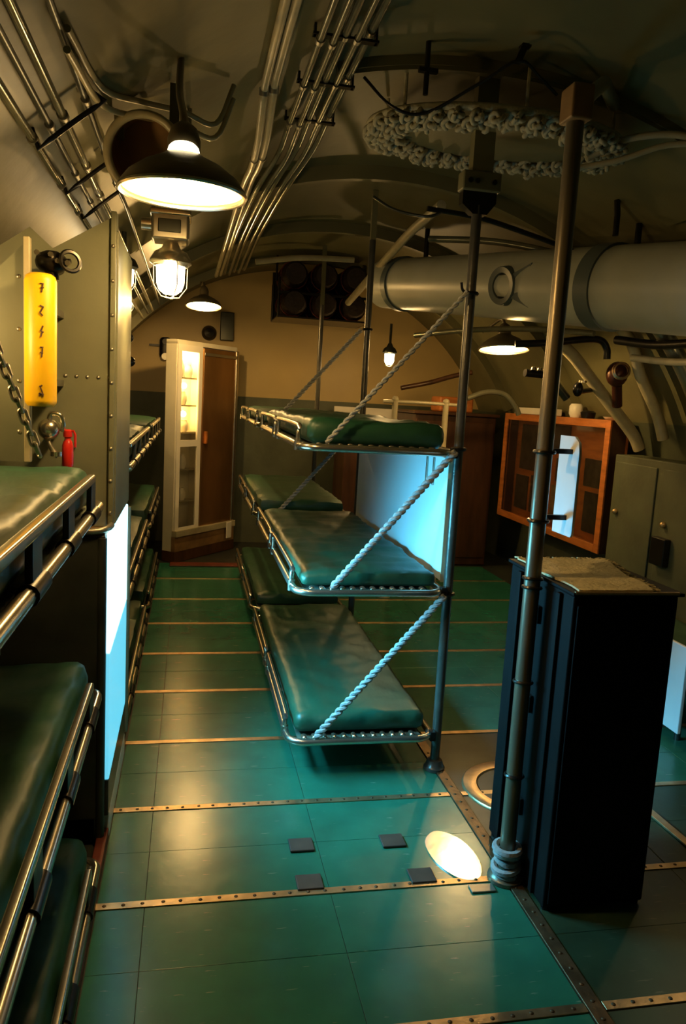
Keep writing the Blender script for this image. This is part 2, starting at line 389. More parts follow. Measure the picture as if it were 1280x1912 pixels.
# knotted lashing at the foot and lashings on the pole
b = MB()
for q in range(5): b.torus((1.098, 2.258, .03+q*.022), .036+.006*math.sin(q*2.1), .012, (random.uniform(-.2, .2), random.uniform(-.2, .2), 1), 18, 6)
b.build('foot_lashing', ROPE, p1)
for z in (.38, .71, 1.03, 1.06): MB().torus((1.1, 2.262, z), .029, .006, (.05, .1, 1), 18, 6).build('band', BLACKM, p1)
MB().box((1.1, 2.262, 2.50), (.07, .085, .10), bev=.008).build('top_socket', RUST, p1)
MB().tube([(1.11, 2.265, 2.50), (1.26, 2.49, 2.635), (1.42, 2.72, 2.77), (1.60, 2.97, hz(1.6)-.045)], .024, 8).build('brace', CREAM, p1)
p2 = post(3.055, .0205, POSTM, 'slim black post at the near end of the centre berths', 'black', 2.39)
MB().prism([(1.03, 3.035, 2.44), (1.03, 3.035, 2.39), (1.075, 3.035, 2.355), (1.135, 3.035, 2.355), (1.17, 3.035, 2.40), (1.17, 3.035, 2.44)], (0, .045, 0)).build('lower_bracket', BLACKM, p2)
MB().bb(1.022, 1.182, 3.02, 3.09, 2.44, 2.515, bev=.008).build('bracket_plate', CREAM, p2)
for xx in (1.05, 1.08, 1.15): MB().cyl((xx, 3.012, 2.475), (xx, 3.022, 2.475), .01, n=10).build('bolt', BLACKM, p2)
MB().bb(1.06, 1.145, 3.03, 3.08, 2.515, hz(1.1)-.002).build('hanger', CREAM, p2)
for z in (2.05, 1.42, .80): MB().torus((1.1, 3.055, z), .026, .008, (0, 0, 1), 18, 6).build('hook_ring', BLACKM, p2)
MB().tube(smoothpath([(1.08, 3.05, 2.05), (1.055, 3.03, 2.06), (1.045, 3.02, 2.085)], 4), .006, 6).build('hook', BLACKM, p2)
p3 = post(4.93, .0205, POSTM, 'slim black post between the near and far centre berths', 'black', 2.60)
for z in (2.05, 1.42, .80): MB().torus((1.1, 4.93, z), .026, .008, (0, 0, 1), 18, 6).build('hook_ring', BLACKM, p3)
MB().bb(1.083, 1.117, 4.915, 4.945, 2.6, hz(1.1)-.002).build('hanger', CREAM, p3)
p4 = post(6.80, .0205, POSTM, 'slim black post at the far end of the centre berths', 'black', 2.4)
MB().bb(1.083, 1.117, 6.785, 6.815, 2.4, hz(1.1)-.002).build('hanger', CREAM, p4)

# twisted suspension ropes of the centre berths
def rope(p0, p1_, label, r=.0085, turns=14, sag=.0):
    p0, p1_ = Vector(p0), Vector(p1_); d = p1_-p0; t = d.normalized(); a = t.orthogonal().normalized(); b_ = t.cross(a); L = d.length; m_ = MB(); n = turns*8
    for s_ in range(2):
        m_.tube([p0 + d*(i/n) + (a*math.cos(2*PI*turns*i/n + s_*PI) + b_*math.sin(2*PI*turns*i/n + s_*PI))*r*.95 for i in range(n+1)], r, 7)
    return tag(m_.build('suspension_rope', ROPE), label, 'rope', 'berth ropes')
for (za, zb, xb, nm) in ((2.05, 1.425, .53, 'top'), (1.41, .835, .585, 'middle'), (.80, .19, .55, 'lowest')):
    rope((1.072, 3.012, za), (xb, 3.006, zb), 'twisted rope holding the front corner of the %s near centre berth' % nm, .006 if nm == 'top' else .0088, 13)
for (za, zb, xb, nm) in ((2.05, 1.425, .53, 'top'), (1.41, .835, .585, 'middle')):
    rope((1.075, 5.008, za), (xb, 5.018, zb), 'twisted rope holding the %s berth of the far centre stack' % nm, .008, 13)
# white backboard between the middle and top near berths
t = thing('backboard', 'white painted backboard behind the middle near centre berth, lit blue', 'panel', (1.085, 3.9, .845))
MB().bb(1.0775, 1.0865, 3.085, 4.86, .845, 1.375, bev=.002).build('sheet', WHITEP, t)
MB().bb(1.072, 1.0885, 3.078, 3.086, .845, 1.375).build('edge_strip', PIPEC, t)
for q in (3.28, 3.38): MB().bb(1.0715, 1.0775, q, q+.02, 1.24, 1.365, bev=.002).build('clip', STEEL, t)
# chain holding the near top side berth
lk = MB(); lk.tube([(0, math.cos(a)*.010 , math.sin(a)*.010 + (.011 if math.sin(a) > 0 else -.011)) for a in [i*2*PI/16 for i in range(16)]], .0048, 6, True)
lkm = lk.mesh('link'); lkm.materials.append(STEEL)
t = thing('hanging_chain', 'steel link chain sloping down past the yellow cylinder to the top side berth', 'chain', (-.40, 2.2, 1.40))
A_, B_ = Vector((-.63, 2.12, 2.06)), Vector((-.405, 2.24, 1.40)); nl = 22
for i in range(nl):
    p = A_.lerp(B_, (i+.5)/nl); d = (B_-A_).normalized(); q = d.to_track_quat('Z', 'Y') @ Quaternion((0, 0, 1), PI/2*(i % 2))
    inst(lkm, 'link', t, p, q.to_euler())

# ------------------------------------------------------------------ port side: lockers, panels, fittings
t = thing('light_box_locker', 'low locker with a glowing blue-white lit panel facing the aisle', 'locker', (-.45, 2.97, .1))
MB().bb(-.60, -.262, 2.62, 3.335, .1, 1.10, bev=.006).build('body', DGREY, t)
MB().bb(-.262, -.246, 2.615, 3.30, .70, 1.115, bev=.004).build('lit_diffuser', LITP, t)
MB().bb(-.262, -.246, 2.615, 3.30, .24, .699, bev=.004).build('lower_diffuser', LITQ, t)  # dimmer glow: light fading down the panel is put into two emission colours
MB().bb(-.262, -.247, 2.615, 3.30, .105, .239, bev=.003).build('lower_rail', DGREY, t)
MB().cyl((-.256, 3.325, .1), (-.256, 3.325, 1.10), .022, n=14).build('corner_post', GREYP, t)
MB().bb(-.60, -.264, 2.60, 2.62, .1, 1.11, bev=.006).build('end_plate', DGREY, t)
MB().cyl((-.275, 2.608, .02), (-.275, 2.608, 1.10), .016, n=12).build('corner_tube', DGREY, t)
MB().tube(smoothpath([(-.58, 2.595, 1.122), (-.40, 2.595, 1.122), (-.30, 2.597, 1.124), (-.262, 2.62, 1.13), (-.255, 2.70, 1.128)], 5), .011, 8).build('top_lip', STEEL, t)
MB().bb(-.60, -.266, 2.605, 3.33, 1.10, 1.118, bev=.004).build('top', RUST, t)
# area light added before the diffusers, beamed across the aisle and slightly down
bl = bpy.data.lights.new('light_box_beam', 'AREA'); bl.shape = 'RECTANGLE'; bl.size = .66; bl.size_y = .36; bl.energy = 44; bl.color = (.10, .63, 1.0); bl.spread = math.radians(105)
bo = bpy.data.objects.new('light_box_beam', bl); COL.objects.link(bo); bo.parent = t
bo.location = Vector((-.240, 2.958, .91)) - wloc(t)
dv = Vector((1, 0, -math.tan(math.radians(21)))).normalized()
bo.rotation_euler = Matrix((Vector((0, 1, 0)), (-dv).cross(Vector((0, 1, 0))), -dv)).transposed().to_euler()
t = thing('tall_panel', 'tall grey riveted panel behind the yellow cylinder', 'panel', (-.55, 2.74, 1.12))
MB().prism([(-.256, 2.72, 1.12), (-.256, 2.72, 2.15), (-.45, 2.72, 2.03), (-.52, 2.72, 2.09), (-.70, 2.72, 1.96), (-.95, 2.72, 1.62), (-.95, 2.72, 1.12)], (0, .02, 0)).build('plate', GREYP, t)
MB().bb(-.268, -.250, 2.70, 2.76, 1.12, 2.16, bev=.003).build('edge_angle', GREYP, t)
MB().bb(-.252, -.244, 2.72, 3.30, 1.13, 2.10, bev=.002).build('return_plate', GREYP, t)
rvm = MB().lathe([(.0001, .004), (.005, .003), (.007, 0)], (0, 0, 0), 8, axis=(0, -1, 0)).mesh('rivet'); rvm.materials.append(STEEL)
for q in range(6): inst(rvm, 'rivet', t, (-.27-.035*q, 2.72, 1.625))
for q in range(9): inst(rvm, 'rivet', t, (-.2605, 2.70, 1.17+.11*q))
t = thing('angled_panel', 'pale sheet panel with a bright edge flange at the far left', 'panel', (-.7, 2.45, 1.36))
MB().prism([(-.478, 2.45, 1.36), (-.478, 2.45, 2.00), (-.56, 2.45, 1.915), (-.78, 2.45, 1.75), (-.98, 2.45, 1.55), (-.98, 2.45, 1.36)], (0, .012, 0)).build('plate', GREYP, t)
MB().bb(-.484, -.466, 2.435, 2.465, 1.36, 2.012, bev=.003).build('edge_flange', PIPEC, t)
for q in range(4): inst(rvm, 'rivet', t, (-.50, 2.45, 1.45+.15*q))
t = thing('yellow_cylinder', 'bright yellow upright cylinder with dark marks on the grey panel', 'cylinder', (-.430, 2.40, 1.50))
Tq = Matrix.Rotation(.03, 3, 'Y')
MB().lathe([(.001, 1.53), (.036, 1.53), (.0435, 1.54), (.0445, 1.548), (.0445, 1.885), (.040, 1.899), (.030, 1.906), (.001, 1.906)], (-.430, 2.40, 0), 28).build('barrel', YEL, t)
def glyph(z, strokes):
    g = MB()
    for x0, z0, x1, z1 in strokes:
        def pt(x, zz):
            a = -PI/2 + x/.0445; return Vector((-.430 + .0452*math.cos(a), 2.40 + .0452*math.sin(a), z+zz))
        g.tube([pt(x0+(x1-x0)*i/4, z0+(z1-z0)*i/4) for i in range(5)], .0022, 5)
    return g
for z, st in ((1.862, [(.006, .012, .016, .012), (.014, .012, .010, -.012), (.008, .0, .016, .002)]), (1.80, [(.006, .014, .016, .010), (.015, .010, .006, -.006), (.006, -.006, .014, -.014)]),
              (1.742, [(.014, .016, .008, .0), (.006, .003, .016, -.002), (.012, 0, .008, -.016)]), (1.684, [(.006, .014, .015, .014), (.013, .014, .010, -.014), (.006, 0, .014, -.003)]),
              (1.575, [(.004, .012, .012, .016), (.006, .012, .012, -.004), (.004, -.006, .016, -.010), (.012, -.004, .014, -.016), (.004, -.006, .004, -.016)])):
    glyph(z, st).build('marking', INK, t)
for z in (1.60, 1.82): MB().bb(-.445, -.415, 2.44, 2.722, z-.01, z+.01).build('bracket', STEEL, t)
t = thing('black_valve', 'black valve with bright nuts above the yellow cylinder', 'valve', (-.43, 2.58, 1.93))
MB().ball((-.43, 2.58, 1.965), .045, 16, (1.1, 1, .8)).build('body', BLACKM, t)
MB().cyl((-.43, 2.58, 1.915), (-.43, 2.58, 1.94), .022, n=12).build('neck', BLACKM, t)
MB().cyl((-.43, 2.62, 1.965), (-.43, 2.722, 1.965), .018, n=12).build('stem', BLACKM, t)
MB().torus((-.37, 2.545, 1.968), .03, .007, (.6, -1, .2), 20, 6).cyl((-.42, 2.56, 1.966), (-.37, 2.545, 1.968), .008, n=8).build('handwheel', BLACKM, t)
for c in ((-.465, 2.532, 1.985), (-.425, 2.528, 1.982), (-.405, 2.53, 1.965), (-.375, 2.52, 1.96)): MB().cyl(c, (c[0], c[1]+.018, c[2]), .0085, n=6).build('nut', CHROME, t)
t = thing('relief_valve', 'chrome round valve with hooked pipe under the yellow cylinder', 'valve', (-.435, 2.56, 1.37))
MB().ball((-.435, 2.56, 1.455), .034, 16).build('bowl', CHROME, t)
MB().tube(smoothpath([(-.435, 2.56, 1.485), (-.425, 2.555, 1.505), (-.40, 2.555, 1.50), (-.392, 2.56, 1.475), (-.395, 2.57, 1.45)], 5), .0075, 8).build('hook_pipe', CHROME, t)
MB().tube(smoothpath([(-.44, 2.555, 1.43), (-.43, 2.55, 1.405), (-.418, 2.55, 1.385), (-.405, 2.55, 1.37)], 5), .008, 8).build('drain_pipe', STEEL, t)
MB().cyl((-.435, 2.58, 1.455), (-.435, 2.722, 1.455), .014, n=10).build('stem', STEEL, t)
MB().cyl((-.41, 2.545, 1.372), (-.41, 2.545, 1.386), .018, n=10).build('outlet_nut', CHROME, t)
t = thing('red_bottle', 'small red bottle with a narrow neck hung beside the chrome valve', 'bottle', (-.380, 2.575, 1.335))
MB().lathe([(.0005, 1.335), (.015, 1.337), (.0175, 1.345), (.0175, 1.405), (.013, 1.418), (.010, 1.422), (.010, 1.43), (.014, 1.433), (.014, 1.452), (.008, 1.456), (.0005, 1.456)], (-.380, 2.575, 0), 18).build('bottle', RED, t)
MB().tube([(-.372, 2.572, 1.45), (-.362, 2.57, 1.452), (-.357, 2.57, 1.44), (-.357, 2.57, 1.40)], .004, 6).build('lever', RED, t)
MB().bb(-.385, -.375, 2.592, 2.722, 1.39, 1.405).build('bracket', STEEL, t)
t = thing('valve_cluster', 'cluster of dark valves with bright studs above the far side berths', 'valve', (-.36, 4.2, 1.5))
MB().cyl((-.36, 4.2, 1.50), (-.36, 4.2, 2.25), .016, n=10).build('riser', RUST, t)
for i, (dx, z) in enumerate(((.0, 1.66), (.03, 1.73), (-.02, 1.79), (.02, 1.85))):
    MB().ball((-.35+dx, 4.18, z), .036, 12, (1, 1, .8)).build('valve_body', BLACKM, t)
    MB().cyl((-.35+dx, 4.14, z+.012), (-.35+dx, 4.15, z+.012), .016, n=8).build('stud', CHROME, t)
MB().cyl((-.34, 4.17, 1.53), (-.335, 4.165, 1.62), .022, n=10).build('drain', PIPEC, t)

# ------------------------------------------------------------------ lamps
def point(loc, e, r=.03, col=LAMP, parent=None):
    l = bpy.data.lights.new('lamp_light', 'POINT'); l.energy = e; l.color = col; l.shadow_soft_size = r
    o = bpy.data.objects.new('lamp_light', l); COL.objects.link(o)
    if parent: o.parent = parent; o.location = Vector(loc) - wloc(parent)
    else: o.location = loc
    return o
def bell_lamp(x, y, z, R, label, e, stem_top, shade_glow=False):
    t = thing('bell_lamp', label, 'lamp', (x, y, z), 'enamel bell lamps')
    h = R*.62
    MB().lathe([(R, 0), (R*.985, .012), (R*.86, h*.38), (R*.62, h*.66), (R*.36, h*.86), (R*.24, h), (R*.20, h), (R*.30, h*.84), (R*.58, h*.62), (R*.82, h*.34), (R*.95, .010), (R*.985, -.002)], (x, y, z), 40, closed=True).build('shade', SHADE, t)
    MB().lathe([(R*.945, .008), (R*.815, h*.335), (R*.575, h*.61), (R*.295, h*.83), (R*.05, h*.84)], (x, y, z), 40).build('enamel_lining', ENAM, t)
    MB().lathe([(R*.26, h-.004), (R*.26, h+.03), (R*.2, h+.06), (.014, h+.075), (.001, h+.076)], (x, y, z), 20).build('socket', SHADE, t)
    MB().tube(smoothpath([(x, y, z+h+.07), (x-.005, y+.05, z+h+.115), (x-.02, y+.24, (z+h+.1+stem_top)/2), (x-.02, y+.36, stem_top)], 5), .011, 8).build('stem', SHADE, t)
    MB().ball((x, y, z+h*.5), R*.28, 16, (1, 1, 1.0)).build('bulb', BULB, t)
    if shade_glow: MB().ball((x, y-.022, z+h-.004), .036, 16, (1.15, 1, .75)).build('glow_ball', GLOWB, t)  # added glowing ball, stands for the glow above the shade
    MB().torus((x, y, z), R*.985, .006, (0, 0, 1), 40, 6).build('rim', CHROME, t)
    point((x, y, z-.012), e, R*.2, parent=t)
    return t
bell_lamp(-.035, 2.20, 2.118, .168, 'large bell lamp with a grey shade hanging nearest the camera', 22, hz(-.035)-.01, True)
b2_ = bell_lamp(.084, 6.55, 2.285, .145, 'small bell lamp glowing above the glazed cabinet', 42, hz(.084)-.08)
b3_ = bell_lamp(2.149, 5.2, 2.005, .178, 'bell lamp hanging under the big grey tank on the right', 28, 2.2)
b2_.rotation_euler.x = math.radians(-9); b3_.rotation_euler.x = math.radians(-7)
def jar_lamp(x, y, z, s, label, e, top, box=False):
    t = thing('jar_lamp', label, 'lamp', (x, y, z), 'jar lamps')
    MB().lathe([(.001, 0), (.02*s, .002), (.036*s, .016), (.044*s, .04), (.046*s, .11), (.046*s, .125)], (x, y, z), 20).build('glass_jar', BULBJ, t)
    MB().lathe([(.05*s, .10), (.066*s, .112), (.066*s, .122), (.052*s, .15), (.03*s, .165), (.02*s, .19), (.012, .2), (.012, top-z)], (x, y, z), 20).build('cap', CHROME if box else DGREY, t)
    for q in range(4):
        a = q*PI/2+.4
        MB().tube([(x+math.cos(a)*.058*s, y+math.sin(a)*.058*s, z+.11), (x+math.cos(a)*.056*s, y+math.sin(a)*.056*s, z+.03), (x+math.cos(a)*.03*s, y+math.sin(a)*.03*s, z-.008), (x, y, z-.012)], .0022, 5).build('guard_wire', STEEL, t)
    point((x, y, z-.05), e, .04*s, parent=t)
    return t
jar_lamp(-.085, 3.0, 1.945, 1.15, 'bright jar lamp hanging in the middle of the far aisle under a junction box', 9, 2.26, True)
jar_lamp(-.351, 4.2, 2.09, 1.1, 'bright jar lamp hanging beside the grey panel edge', 6, hz(-.351)-.01)
jar_lamp(-.491, 6.0, 2.14, 1.1, 'tiny far jar lamp low against the left hull', 6, hz(-.491)-.01)
jar_lamp(-.74, 2.22, 1.80, .85, 'jar lamp over the near side berths lighting the left hull', 7, hz(-.74)-.01)
jar_lamp(1.77, 6.95, 1.93, 1.0, 'small bright lamp seen through the posts beyond the far berths', 9, 2.3)
jar_lamp(2.75, 3.3, 1.75, 1.1, 'added jar lamp out of view on the right hull, lighting the grey tank', 2.5, hz(2.75)-.01)  # unseen lamp added to light the near end of the tank
# light added inside the glazed cabinet is built with the cabinet
t = thing('junction_box', 'shiny junction box above the middle jar lamp', 'box', (-.08, 3.0, 2.12))
MB().bb(-.155, -.02, 2.94, 3.06, 2.13, 2.225, bev=.012).build('box', STEEL, t)
MB().bb(-.160, -.015, 2.93, 3.07, 2.215, 2.235, bev=.005).build('lid', CHROME, t)
MB().cyl((-.19, 2.98, 2.185), (-.15, 2.98, 2.185), .022, n=12).build('gland', CHROME, t)
for xx in (-.15, -.03): MB().cyl((xx, 3.0, 2.23), (xx, 3.0, hz(xx)-.004), .008, n=8).build('hanger', STEEL, t)
MB().bb(-.13, -.05, 2.925, 2.94, 2.155, 2.2, bev=.003).build('name_plate', DGREY, t)

# ------------------------------------------------------------------ far end: glazed cabinet, bulkhead fittings
def frame_rot(p0, p1_):
    d = (Vector(p1_)-Vector(p0)); d.z = 0; d.normalize(); n = Vector((d.y, -d.x, 0)); return d, n
P0, P1 = Vector((-.115, 7.2, 0)), Vector((.46, 7.92, 0)); D, Nn = frame_rot(P0, P1); LW = (P1-P0).length
Rz = Matrix((D, -Nn, Vector((0, 0, 1)))).transposed()
def cb(mb, u0, u1, v0, v1, z0, z1, bev=0.):   # u along the front, v depth behind the front
    c = P0 + D*((u0+u1)/2) - Nn*((v0+v1)/2); c.z = (z0+z1)/2
    return mb.box(c, (u1-u0, v1-v0, z1-z0), rot=Rz, bev=bev)
t = thing('glazed_cabinet', 'tall angled cabinet with white glazed door and bronze door at the far end', 'cabinet', P0 + D*LW/2)
b = MB(); cb(b, -.005, LW, .13, .14, .0, 2.03); cb(b, -.005, .01, .02, .13, 0, 2.03); cb(b, LW-.02, LW, .02, .13, 0, 2.03); cb(b, -.005, LW, .02, .14, 2.01, 2.05); cb(b, .34, .36, .03, .13, .3, 2.01)
b.build('carcass', CABW, t)
cb(MB(), -.01, LW+.01, -.01, .14, .0, .10).build('plinth', WOODD, t)
dr = cb(cb(cb(cb(cb(MB(), 0, .05, 0, .025, .24, 2.01), .30, .35, 0, .025, .24, 2.01), .05, .30, 0, .025, 1.95, 2.01), .05, .30, 0, .025, .24, .32), .05, .30, 0, .025, 1.08, 1.14).build('glazed_door', ENAM, t)
cb(MB(), .048, .302, .010, .015, .31, 1.09).build('pane', GLASS, dr); cb(MB(), .048, .302, .010, .015, 1.13, 1.96).build('pane', GLASS, dr)
for z in (.55, .85, 1.20, 1.45, 1.70): cb(MB(), .01, .34, .035, .128, z, z+.015).build('shelf', PIPEC, t)
d2 = cb(MB(), .37, LW-.05, 0, .03, .30, 2.0, bev=.006).build('bronze_door', DOORB, t)
cb(MB(), LW-.05, LW, -.012, .03, .30, 2.01, bev=.01).build('chrome_edge', CHROME, t)
cb(MB(), .37, LW-.03, -.012, 0, 1.93, 1.96, bev=.004).build('hinge_bar', CHROME, d2)
cb(MB(), .39, .42, -.03, 0, 1.10, 1.22, bev=.006).build('handle', WOOD, d2)
cb(MB(), -.01, LW, -.03, .03, .24, .30, bev=.004).build('lower_shelf', PIPEC, t)
cb(MB(), LW-.16, LW-.08, -.045, -.03, .13, .30, bev=.006).build('drawer_pull', ENAM, t)
cb(MB(), -.01, LW, -.012, .03, .10, .24).build('lower_panel', RUST, t)
c = P0 + D*.17 - Nn*.075
for zz, ee in ((1.93, 9), (1.64, 8), (1.38, 4)): point((c.x, c.y, zz), ee, .03, parent=t)  # unseen lights added inside to brighten the glazed door
cb(MB(), .06, .29, .05, .11, 1.985, 2.008).build('added_inner_lamp', BULB, t)  # glowing bar added along with these lights
# crockery on the shelves: each its own thing
jugm = None
for i, (u, z, h, r, nm) in enumerate(((.12, 1.715, .15, .042, 'white jug on the top shelf of the glazed cabinet, left'), (.24, 1.715, .12, .04, 'white jug on the top shelf of the glazed cabinet, right'),
        (.16, 1.465, .12, .044, 'white bowl on the second shelf of the glazed cabinet'), (.19, 1.215, .11, .044, 'white basin on the third shelf of the glazed cabinet'), (.17, .865, .14, .044, 'tall white pot on the fourth shelf of the glazed cabinet'), (.17, .565, .12, .044, 'white pot on the lowest shelf of the glazed cabinet'))):
    c = P0 + D*u - Nn*.082
    tag(MB().lathe([(.001, 0), (r*.7, 0), (r, h*.35), (r*.95, h*.7), (r*.6, h*.9), (r*.65, h), (r*.55, h), (r*.5, h*.88), (.001, h*.3)], (c.x, c.y, z+.0005), 20).build('white_jug', ENAM), nm, 'jug', 'crockery in the glazed cabinet')
tag(MB().bb(-.15, .50, 7.03, 7.17, .0008, .012, bev=.003).build('door_mat', REDD), 'dark red mat on the floor in front of the glazed cabinet', 'mat')
t = thing('handset', 'dark oval telephone handset on the far bulkhead left of the cabinet', 'telephone', (-.27, 8.27, 1.9))
MB().box((-.27, 8.265, 2.02), (.11, .044, .21), bev=.03).build('housing', BLACKM, t)
MB().cyl((-.27, 8.24, 1.93), (-.27, 8.225, 1.93), .035, n=14).build('mouthpiece', STEEL, t)
MB().cyl((-.27, 8.24, 2.08), (-.27, 8.225, 2.08), .03, n=14).build('earpiece', BLACKM, t)
MB().box((-.38, 8.28, 2.04), (.10, .03, .02)).build('cable_stub', BLACKM, t)
t = thing('alarm_bell', 'dark alarm fitting on the bulkhead above the glazed cabinet', 'bell', (.2, 8.25, 2.1))
MB().lathe([(.001, -.07), (.05, -.06), (.075, -.02), (.078, 0), (.001, 0)], (.17, 8.3, 2.20), 20, axis=(0, 1, 0)).build('gong', BLACKM, t)
MB().bb(.28, .42, 8.22, 8.3, 2.13, 2.42, bev=.01).build('relay_box', DGREY, t)
# dark slung bundle rack under the ceiling
t = thing('stowage_rack', 'dark stowage rack slung under the ceiling near the far bulkhead', 'rack', (1.16, 7.3, 2.26))
MB().bb(.74, 1.58, 7.02, 7.06, 2.50, 2.52).build('front_bar', BLACKM, t); MB().bb(.74, 1.58, 7.56, 7.60, 2.50, 2.52).build('back_bar', BLACKM, t)
for xx in (.745, 1.575):
    MB().tube([(xx, 7.04, 2.64), (xx, 7.04, 2.30), (xx, 7.58, 2.30), (xx, 7.58, 2.64)], .012, 6).build('sling', BLACKM, t)
    MB().cyl((xx, 7.3, 2.64), (xx, 7.3, hz(xx)-.005), .01, n=6).build('hanger', BLACKM, t)
MB().bb(.74, 1.58, 7.03, 7.59, 2.293, 2.308).build('tray', BLACKM, t)
MB().bb(.74, 1.58, 7.605, 7.62, 2.30, 2.76).build('back_cloth', BLACKM, t)
nmz = ['lower left', 'lower middle', 'lower right', 'upper left', 'upper middle', 'upper right']
for i in range(6):
    x = .885+.275*(i % 3); z = 2.435 + .245*(i//3) - (.0 if i//3 == 0 else .0)
    c_ = thing('rolled_bundle', '%s dark brown rolled bundle in the slung stowage rack' % nmz[i], 'bundle', (x, 7.3, z-.12), 'bundles in the slung rack')
    pr = [(x, 7.0+.6*j/10, z) for j in range(11)]
    MB().tube(pr, [.09 if j in (0, 10) else .118+.004*math.sin(j*2.+i) for j in range(11)], 12).build('roll', BROWNB, c_)
    for yy in (7.12, 7.46): MB().torus((x, yy, z), .121, .007, (0, 1, 0), 16, 5).build('strap', REDD, c_)

# ------------------------------------------------------------------ starboard side
t = thing('grey_tank', 'big grey tank hanging under the right side of the ceiling', 'tank', (1.9, 4.8, 2.1))
TA, TB = Vector((1.463, 6.0, 2.503)), Vector((2.62, 2.80, 2.15)); TD = (TB-TA).normalized(); TL = (TB-TA).length
def tr(s): return .182 + (.225-.182)*s/2.67
prof = [(.001, -.06), (.10, -.05), (.16, -.02)] + [(tr(s), s) for s in (0, .6, 1.2, 1.8, 2.4, TL)] + [(.001, TL)]
MB().lathe(prof, TA, 48, axis=TD).build('shell', TANKP, t)
for s, wd in ((2.2, .05), (.25, .03)):
    MB().lathe([(tr(s)-.002, s-wd), (tr(s)+.014, s-wd), (tr(s)+.014, s+wd), (tr(s)-.002, s+wd)], TA, 48, axis=TD, closed=True).build('band', TANKR, t)
# round port flange facing the aisle
ca = Vector((0, 0, 1.6)); s = 1.57; pc = TA + TD*s
n_ = (ca-pc); n_ -= TD*n_.dot(TD); n_.normalize(); fc = pc + n_*(tr(s)-.045)
MB().lathe([(.075, .0), (.075, .055), (.108, .06), (.112, .052), (.118, 0)], fc, 32, axis=n_).build('port_flange', TANKR, t)
MB().lathe([(.001, .035), (.076, .035)], fc, 32, axis=n_).build('port_glass', DGREY, t)
e = fc + TD*.13 + n_*.02
up_ = n_.cross(TD)
MB().prism([fc + TD*.09 + up_*.07 + n_*.035, fc + TD*.20 + up_*.13 + n_*.0, fc + TD*.18 + n_*.03, fc + TD*.20 - up_*.12 + n_*.0, fc + TD*.09 - up_*.07 + n_*.035], n_*.012).build('gusset', TANKR, t)
for s in (.5, 2.35):
    p = TA + TD*s
    MB().cyl(p + Vector((0, 0, tr(s)-.01)), (p.x, p.y, hz(p.x)-.002), .018, n=8).build('hanger', BLACKM, t)
tag(MB().tube([(2.10, 3.75, 2.50), (2.10, 3.75, 2.60), (2.09, 3.75, hz(2.09)-.002)], .016, 8).build('hanger_rod', BLACKM), 'short black rod from the ceiling to the grey tank', 'rod')

def pipe(pts, r, mt, label, name='pipe', group=None, clamps=(), smooth=5):
    P = smoothpath(pts, smooth) if smooth else pts
    if not clamps: return tag(MB().tube(P, r, 10).build(name, mt), label, 'pipe', group)
    lo_ = min(pts, key=lambda p: p[2]); t = thing(name, label, 'pipe', pts[0], group)
    MB().tube(P, r, 10).build('run', mt, t)
    for c in clamps:
        q = min(range(len(P)-1), key=lambda i: abs(P[i].y-c)); a, b2 = P[q], P[q+1]; f = (c-a.y)/(b2.y-a.y) if abs(b2.y-a.y) > 1e-6 else 0
        c0 = a.lerp(b2, f); d = (b2-a).normalized()
        MB().cyl(c0-d*.012, c0+d*.012, r+.004, n=10).build('clamp', mt if r > .02 else STEEL, t)
    return t
# pipes running down the right hull and under the tank
pipe([(2.35, 4.9, 2.10), (2.55, 4.95, 1.98), (2.70, 5.0, 1.86), (2.90, 5.0, 1.66), (3.09, 5.0, 1.47), (3.16, 5.0, 1.36)], .042, PIPEC, 'pale sloping pipe running down to the right end of the display case')
pipe([(2.60, 4.6, 2.22), (2.80, 4.65, 2.06), (2.92, 4.7, 1.86), (3.07, 4.7, 1.62), (3.14, 4.7, 1.45)], .038, PIPEC, 'second pale sloping pipe, right of the dark brown valve')
pipe([(2.62, 4.2, 2.20), (2.82, 4.2, 1.98), (2.97, 4.2, 1.76), (3.07, 4.2, 1.55)], .05, PIPEG, 'thick grey sloping pipe near the right edge of the photo')
pipe([(2.08, 4.85, 2.02), (2.3, 4.8, 2.04), (2.55, 4.8, 2.08), (2.66, 4.8, 2.08), (2.71, 4.8, 2.03), (2.72, 4.8, 1.96)], .024, BLACKM, 'black elbowed pipe below the grey tank')
pipe([(2.60, 4.5, 2.06), (2.70, 4.2, 2.02), (2.77, 3.8, 2.02), (2.80, 3.3, 2.02)], .028, BLACKM, 'black straight pipe below the near end of the grey tank')
pipe([(2.66, 4.4, 1.95), (2.78, 4.1, 1.92), (2.85, 3.6, 1.92), (2.88, 3.2, 1.92)], .022, PIPEC, 'pale thin pipe below the black straight pipe on the right')
pipe([(1.70, 5.9, 2.12), (1.95, 5.4, 2.14), (2.25, 5.0, 2.14), (2.5, 4.6, 2.1)], .02, PIPEG, 'grey pipe following the underside of the grey tank')
pipe([(1.75, 6.4, 1.72), (2.0, 6.4, 1.78), (2.16, 6.3, 1.84), (2.3, 6.2, 1.88)], .02, WOODD, 'brown rising pipe left of the right-hand bell lamp')
pipe([(2.2, 6.0, 1.66), (2.36, 6.0, 1.72), (2.52, 6.0, 1.71), (2.62, 6.0, 1.62), (2.66, 6.0, 1.55)], .022, PIPEG, 'curved grey hose above the dark cabinet on the right')
pipe([(1.35, 6.9, 2.45), (1.38, 5.8, 2.62), (1.38, 5.1, 2.70), (1.385, 4.45, 2.735)], .03, PIPEC, 'pale overhead pipe rising towards the black post bracket')
pipe([(.45, 6.0, 2.58), (.8, 6.0, 2.64), (1.2, 6.0, 2.66)], .022, PIPEC, 'short pale pipe crossing in front of the slung rack')
